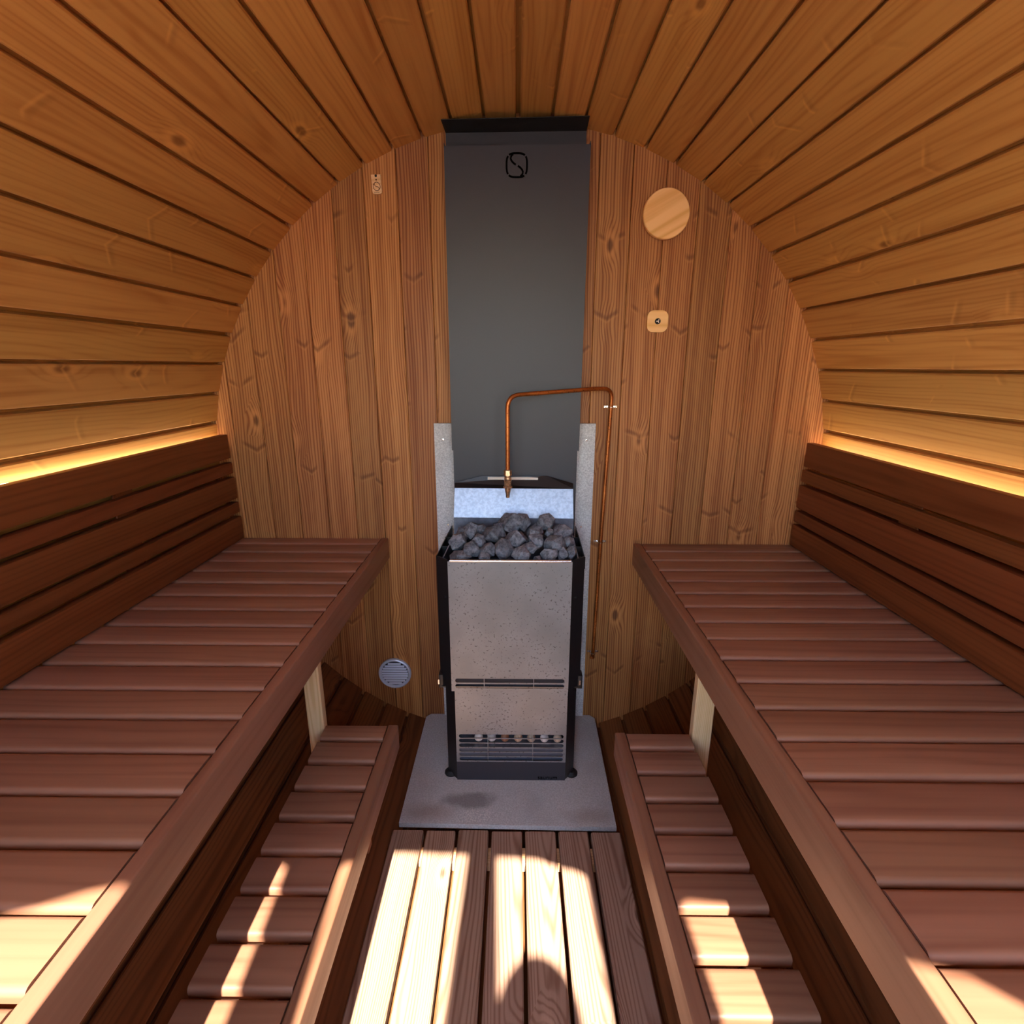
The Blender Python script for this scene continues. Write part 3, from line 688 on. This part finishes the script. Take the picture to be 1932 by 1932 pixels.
for x, z in ((.2655, .200), (.2535, -.210), (.2478, -.592)):
    bm = bmesh.new()
    for s_ in (-1, 1): box_bm(bm, s_*.013-.006, s_*.013+.006, -.0035, .0035, 0, .0012)
    c_ = place('clip', bm_mesh(bm, 'clip', .0004, 1), M_CHROME, wp, basis(Vector((1, 0, 0)), Vector((0, 0, 1)), Vector((0, -1, 0)), (x, -.0006, z)))
    arc = [(.0085*math.cos(math.radians(a)), 0, .011+.0085*math.sin(math.radians(a))) for a in range(-20, 201, 20)]
    place('saddle', tube([(.0085, 0, .001)]+arc+[(-.0085, 0, .001)], .0012, 6), M_CHROME, c_, basis(Vector((1, 0, 0)), Vector((0, 0, 1)), Vector((0, -1, 0)), (x, -.0006, z)))
    for s_ in (-1, 1): place('clip_screw', lathe([(0, 0), (.0036, 0), (.0028, .0016), (0, .002)], 10), M_CHROME, c_, basis(Vector((1, 0, 0)), Vector((0, 0, 1)), Vector((0, -1, 0)), (x+s_*.0135, -.0016, z)))
NX, NY = -.0293, -.172
place('hex_nut', lathe([(.006, 0), (.0105, .0015), (.0105, .0155), (.006, .017)], 6, smooth=20), M_BRASS, wp, T(NX, NY, .030))
place('union', lathe([(.005, 0), (.0095, .0005), (.0095, .006), (.0078, .008), (.0078, .011)], 20), M_BRASS, wp, T(NX, NY, .0205))
place('nozzle_body', lathe([(.007, 0), (.012, .001), (.0122, .005), (.0098, .007), (.0098, .019), (.0112, .021), (.009, .023)], 8, smooth=20), M_BRASS, wp, T(NX, NY, -.0035))
place('nozzle_tip', lathe([(.0035, 0), (.0048, .001), (.0055, .012), (.0062, .013), (.0075, .020), (.0088, .027)], 16), M_BRASS, wp, T(NX, NY, -.030))

# ------------------------------------------------------------------ things on the back wall
WB = lambda x, z, y=-.0002: basis(Vector((1, 0, 0)), Vector((0, 0, 1)), Vector((0, -1, 0)), (x, y, z))
vd = tag(empty('vent_cover', (.382, 0, .697)), 'round light wooden vent cover on the back wall, upper right', 'vent cover')
place('disc', lathe([(0, .010), (.0585, .010), (.0605, .012), (.0605, .024), (.0585, .026), (0, .026)], 64), M_OAK, vd, WB(.382, .697) @ Matrix.Rotation(math.radians(28), 4, 'Z'))
place('backing', lathe([(0, 0), (.045, 0), (.045, .010), (0, .010)], 40), M_PALE, vd, WB(.382, .697))
se = tag(empty('temperature_sensor', (.381, 0, .433)), 'small rounded square wooden sensor with a black button on the back wall', 'sensor')
place('plate', plate(rrect(-.0285, .0285, -.0285, .0285, .017, 8), [], .014), M_OAK, se, WB(.381, .433, -.0072))
bt = place('button', lathe([(0, 0), (.0078, 0), (.0078, .003), (.006, .0045), (0, .0045)], 24), M_BLACKPL, se, WB(.381, .433, -.0144))
for k in range(3):
    a = math.radians(90+120*k); place('cap_rib', box(-.0009, .0009, 0, .005, .0045, .0052), M_CHROME, bt, WB(.381, .433, -.0144) @ Matrix.Rotation(a, 4, 'Z'))
tg = tag(empty('wooden_tag', (-.3745, 0, .77)), 'small pale wooden tag with a burnt round emblem, upper left of the back wall', 'tag')
TR = WB(-.3745, .770) @ Matrix.Rotation(math.radians(2), 4, 'Z')
pl = place('plaque', plate([(-.0125, .0225), (-.003, .0225), (-.003, .018), (.003, .018), (.003, .0225), (.0125, .0225)]+rrect(-.0125, .0125, -.0225, .0225, .006, 4)[12:0:-1][6:][::1] if False else
      [(-.0125, .0225), (-.0125, -.0165), (-.0108, -.0207), (-.0065, -.0225), (.0065, -.0225), (.0108, -.0207), (.0125, -.0165), (.0125, .0225), (.0032, .0225), (.0025, .0175), (0, .0165), (-.0025, .0175), (-.0032, .0225)], [], .007), M_PALE, tg, TR @ T(0, 0, .0037))
place('hanger_screw', lathe([(0, 0), (.0033, 0), (.003, .0085), (0, .009)], 12), M_BLACKPL, tg, TR @ T(0, .0195, 0))
place('hole', lathe([(0, 0), (.0021, 0), (.0021, .0004), (0, .0004)], 12), M_BURN, tg, TR @ T(0, .0105, .0072))
def ringpts(hw, hh, a0, a1, n): return [(hw*math.cos(math.radians(a0+(a1-a0)*k/n)), hh*math.sin(math.radians(a0+(a1-a0)*k/n))-.005) for k in range(n+1)]
place('emblem_stroke', stroke(ringpts(.009, .0098, 0, 360, 32), .0014, .0004), M_BURN, pl, TR @ T(0, 0, .0072))
place('emblem_stroke', stroke([(-.0055, .003), (-.006, -.0005), (-.0035, -.004), (.0, -.0052), (.0035, -.006), (.006, -.0095), (.005, -.0125)], .0014, .0004), M_BURN, pl, TR @ T(0, 0, .0072))
place('lettering', text_mesh('saunum', .0048, .0002), M_BURN, pl, TR @ T(-.0085, -.0205, .0073))
vg = tag(empty('vent_grille', (-.4095, 0, -.678)), 'round silver vent grille low on the back wall, left of the heater', 'vent grille')
VM = WB(-.4095, -.678)
place('rim', lathe([(.044, .001), (.046, .007), (.050, .010), (.0535, .008), (.0545, .004), (.0545, 0), (.044, 0)], 56), M_ALU, vg, VM)
place('backplate', lathe([(0, 0), (.045, 0), (.045, .002), (0, .002)], 40), M_DARKPLATE, vg, VM)
for k in range(9):
    zc = -.036+.009*k; hw = math.sqrt(max(0, .0445**2-(abs(zc)+.003)**2))
    if hw < .008: continue
    place('louvre', prism([(-.0022, .0075), (.0022, .0040), (.0026, .0032), (-.0022, .0065)], 2*hw, -hw), M_ALU, vg, VM @ T(0, zc, 0))

# ------------------------------------------------------------------ photographer outside the door (only the shadow reaches the floor)
def person():
    J = {'pelvis': (.14, -2.46, -.10, .13), 'belly': (.14, -2.46, .06, .125), 'chest': (.135, -2.455, .27, .135), 'neck0': (.13, -2.45, .43, .06), 'neck': (.128, -2.44, .50, .052), 'head0': (.125, -2.43, .58, .066), 'head1': (.125, -2.43, .68, .078), 'head2': (.125, -2.435, .755, .062),
         'hipR': (.23, -2.46, -.17, .085), 'kneeR': (.235, -2.44, -.56, .058), 'ankR': (.24, -2.47, -.94, .042), 'toeR': (.25, -2.33, -.985, .034),
         'hipL': (.05, -2.46, -.17, .085), 'kneeL': (.045, -2.44, -.56, .058), 'ankL': (.04, -2.47, -.94, .042), 'toeL': (.03, -2.33, -.985, .034),
         'shR': (.29, -2.45, .38, .06), 'elR': (.36, -2.36, .13, .042), 'wrR': (.27, -2.19, .12, .029), 'paR': (.245, -2.135, .13, .028),
         'shL': (-.02, -2.44, .40, .06), 'elL': (.0, -2.40, .70, .042), 'wrL': (.012, -2.30, .94, .03), 'paL': (.016, -2.24, 1.01, .03)}
    E = [('pelvis', 'belly'), ('belly', 'chest'), ('chest', 'neck0'), ('neck0', 'neck'), ('neck', 'head0'), ('head0', 'head1'), ('head1', 'head2'), ('pelvis', 'hipR'), ('hipR', 'kneeR'), ('kneeR', 'ankR'), ('ankR', 'toeR'), ('pelvis', 'hipL'), ('hipL', 'kneeL'), ('kneeL', 'ankL'), ('ankL', 'toeL'),
         ('chest', 'shR'), ('shR', 'elR'), ('elR', 'wrR'), ('wrR', 'paR'), ('chest', 'shL'), ('shL', 'elL'), ('elL', 'wrL'), ('wrL', 'paL')]
    names = list(J); idx = {n: i for i, n in enumerate(names)}
    J = {n: (q[0], q[1], -1.02+(q[2]+1.02)*1.045, q[3]*(1.3 if n[:2] in ('el', 'wr', 'pa') else 1.1)) for n, q in J.items()}
    v = [J[n][:3] for n in names]; r = [J[n][3] for n in names]; e = [(idx[a], idx[b]) for a, b in E]
    for pa, dirs in (('paR', [(-.03, .05, .02), (-.012, .06, .012), (.006, .062, .006), (.022, .055, .0), (-.045, .015, .03)]), ('paL', [(-.03, .05, .05), (-.012, .055, .06), (.008, .055, .06), (.025, .048, .05), (-.05, .01, .02)])):
        b = Vector(J[pa][:3])
        for d in dirs:
            d = Vector(d); i0 = len(v); v += [tuple(b+d*.55), tuple(b+d*1.0+Vector((0, .006, -.006)))]; r += [.0095, .0085]; e += [(idx[pa], i0), (i0, i0+1)]
    me = bpy.data.meshes.new('person'); me.from_pydata(v, e, [])
    o = bpy.data.objects.new('person', me); COL.objects.link(o)
    m = o.modifiers.new('skin', 'SKIN'); m.use_smooth_shade = True
    for i, sv in enumerate(me.skin_vertices[0].data): sv.radius = (r[i], r[i]); sv.use_root = (i == 0)
    o.modifiers.new('sub', 'SUBSURF').levels = 1
    dg = bpy.context.evaluated_depsgraph_get(); dg.update()
    nm = bpy.data.meshes.new_from_object(o.evaluated_get(dg)); bpy.data.objects.remove(o)
    for mt in (simple('skin_tone', lin('#c99b7e'), .55), simple('grey_sweater', lin('#5a5f68'), .9, noise=(300, .2, .2)), simple('dark_jeans', lin('#2c3444'), .9, noise=(400, .2, .2)), simple('brown_shoes', lin('#4a3527'), .6)): nm.materials.append(mt)
    for p in nm.polygons:
        c = p.center; hand = c.y > -2.27 and (c.z > .95 or c.z < .2 and c.z > 0)
        p.material_index = 3 if c.z < -.92 else 2 if c.z < -.05 else 0 if (hand or (c.z > .53 and abs(c.x-.125) < .085 and c.y < -2.33 and c.x > .045)) else 1
    b = place('person', nm); tag(b, 'person in a grey sweater standing outside the door, one arm raised', 'person')
    bm = bmesh.new(); bmesh.ops.create_uvsphere(bm, u_segments=20, v_segments=12, radius=1.)
    for vv in list(bm.verts):
        if vv.co.z < -.25 or (vv.co.y > .45 and vv.co.z < .35): bm.verts.remove(vv)
    bmesh.ops.scale(bm, vec=(.083, .098, .105), verts=bm.verts)
    place('hair', bm_mesh(bm, 'hair', 0, 0, 60), simple('brown_hair', lin('#3a281c'), .8, noise=(200, .4, .4)), b, T(.125, -2.442, .775))
person()
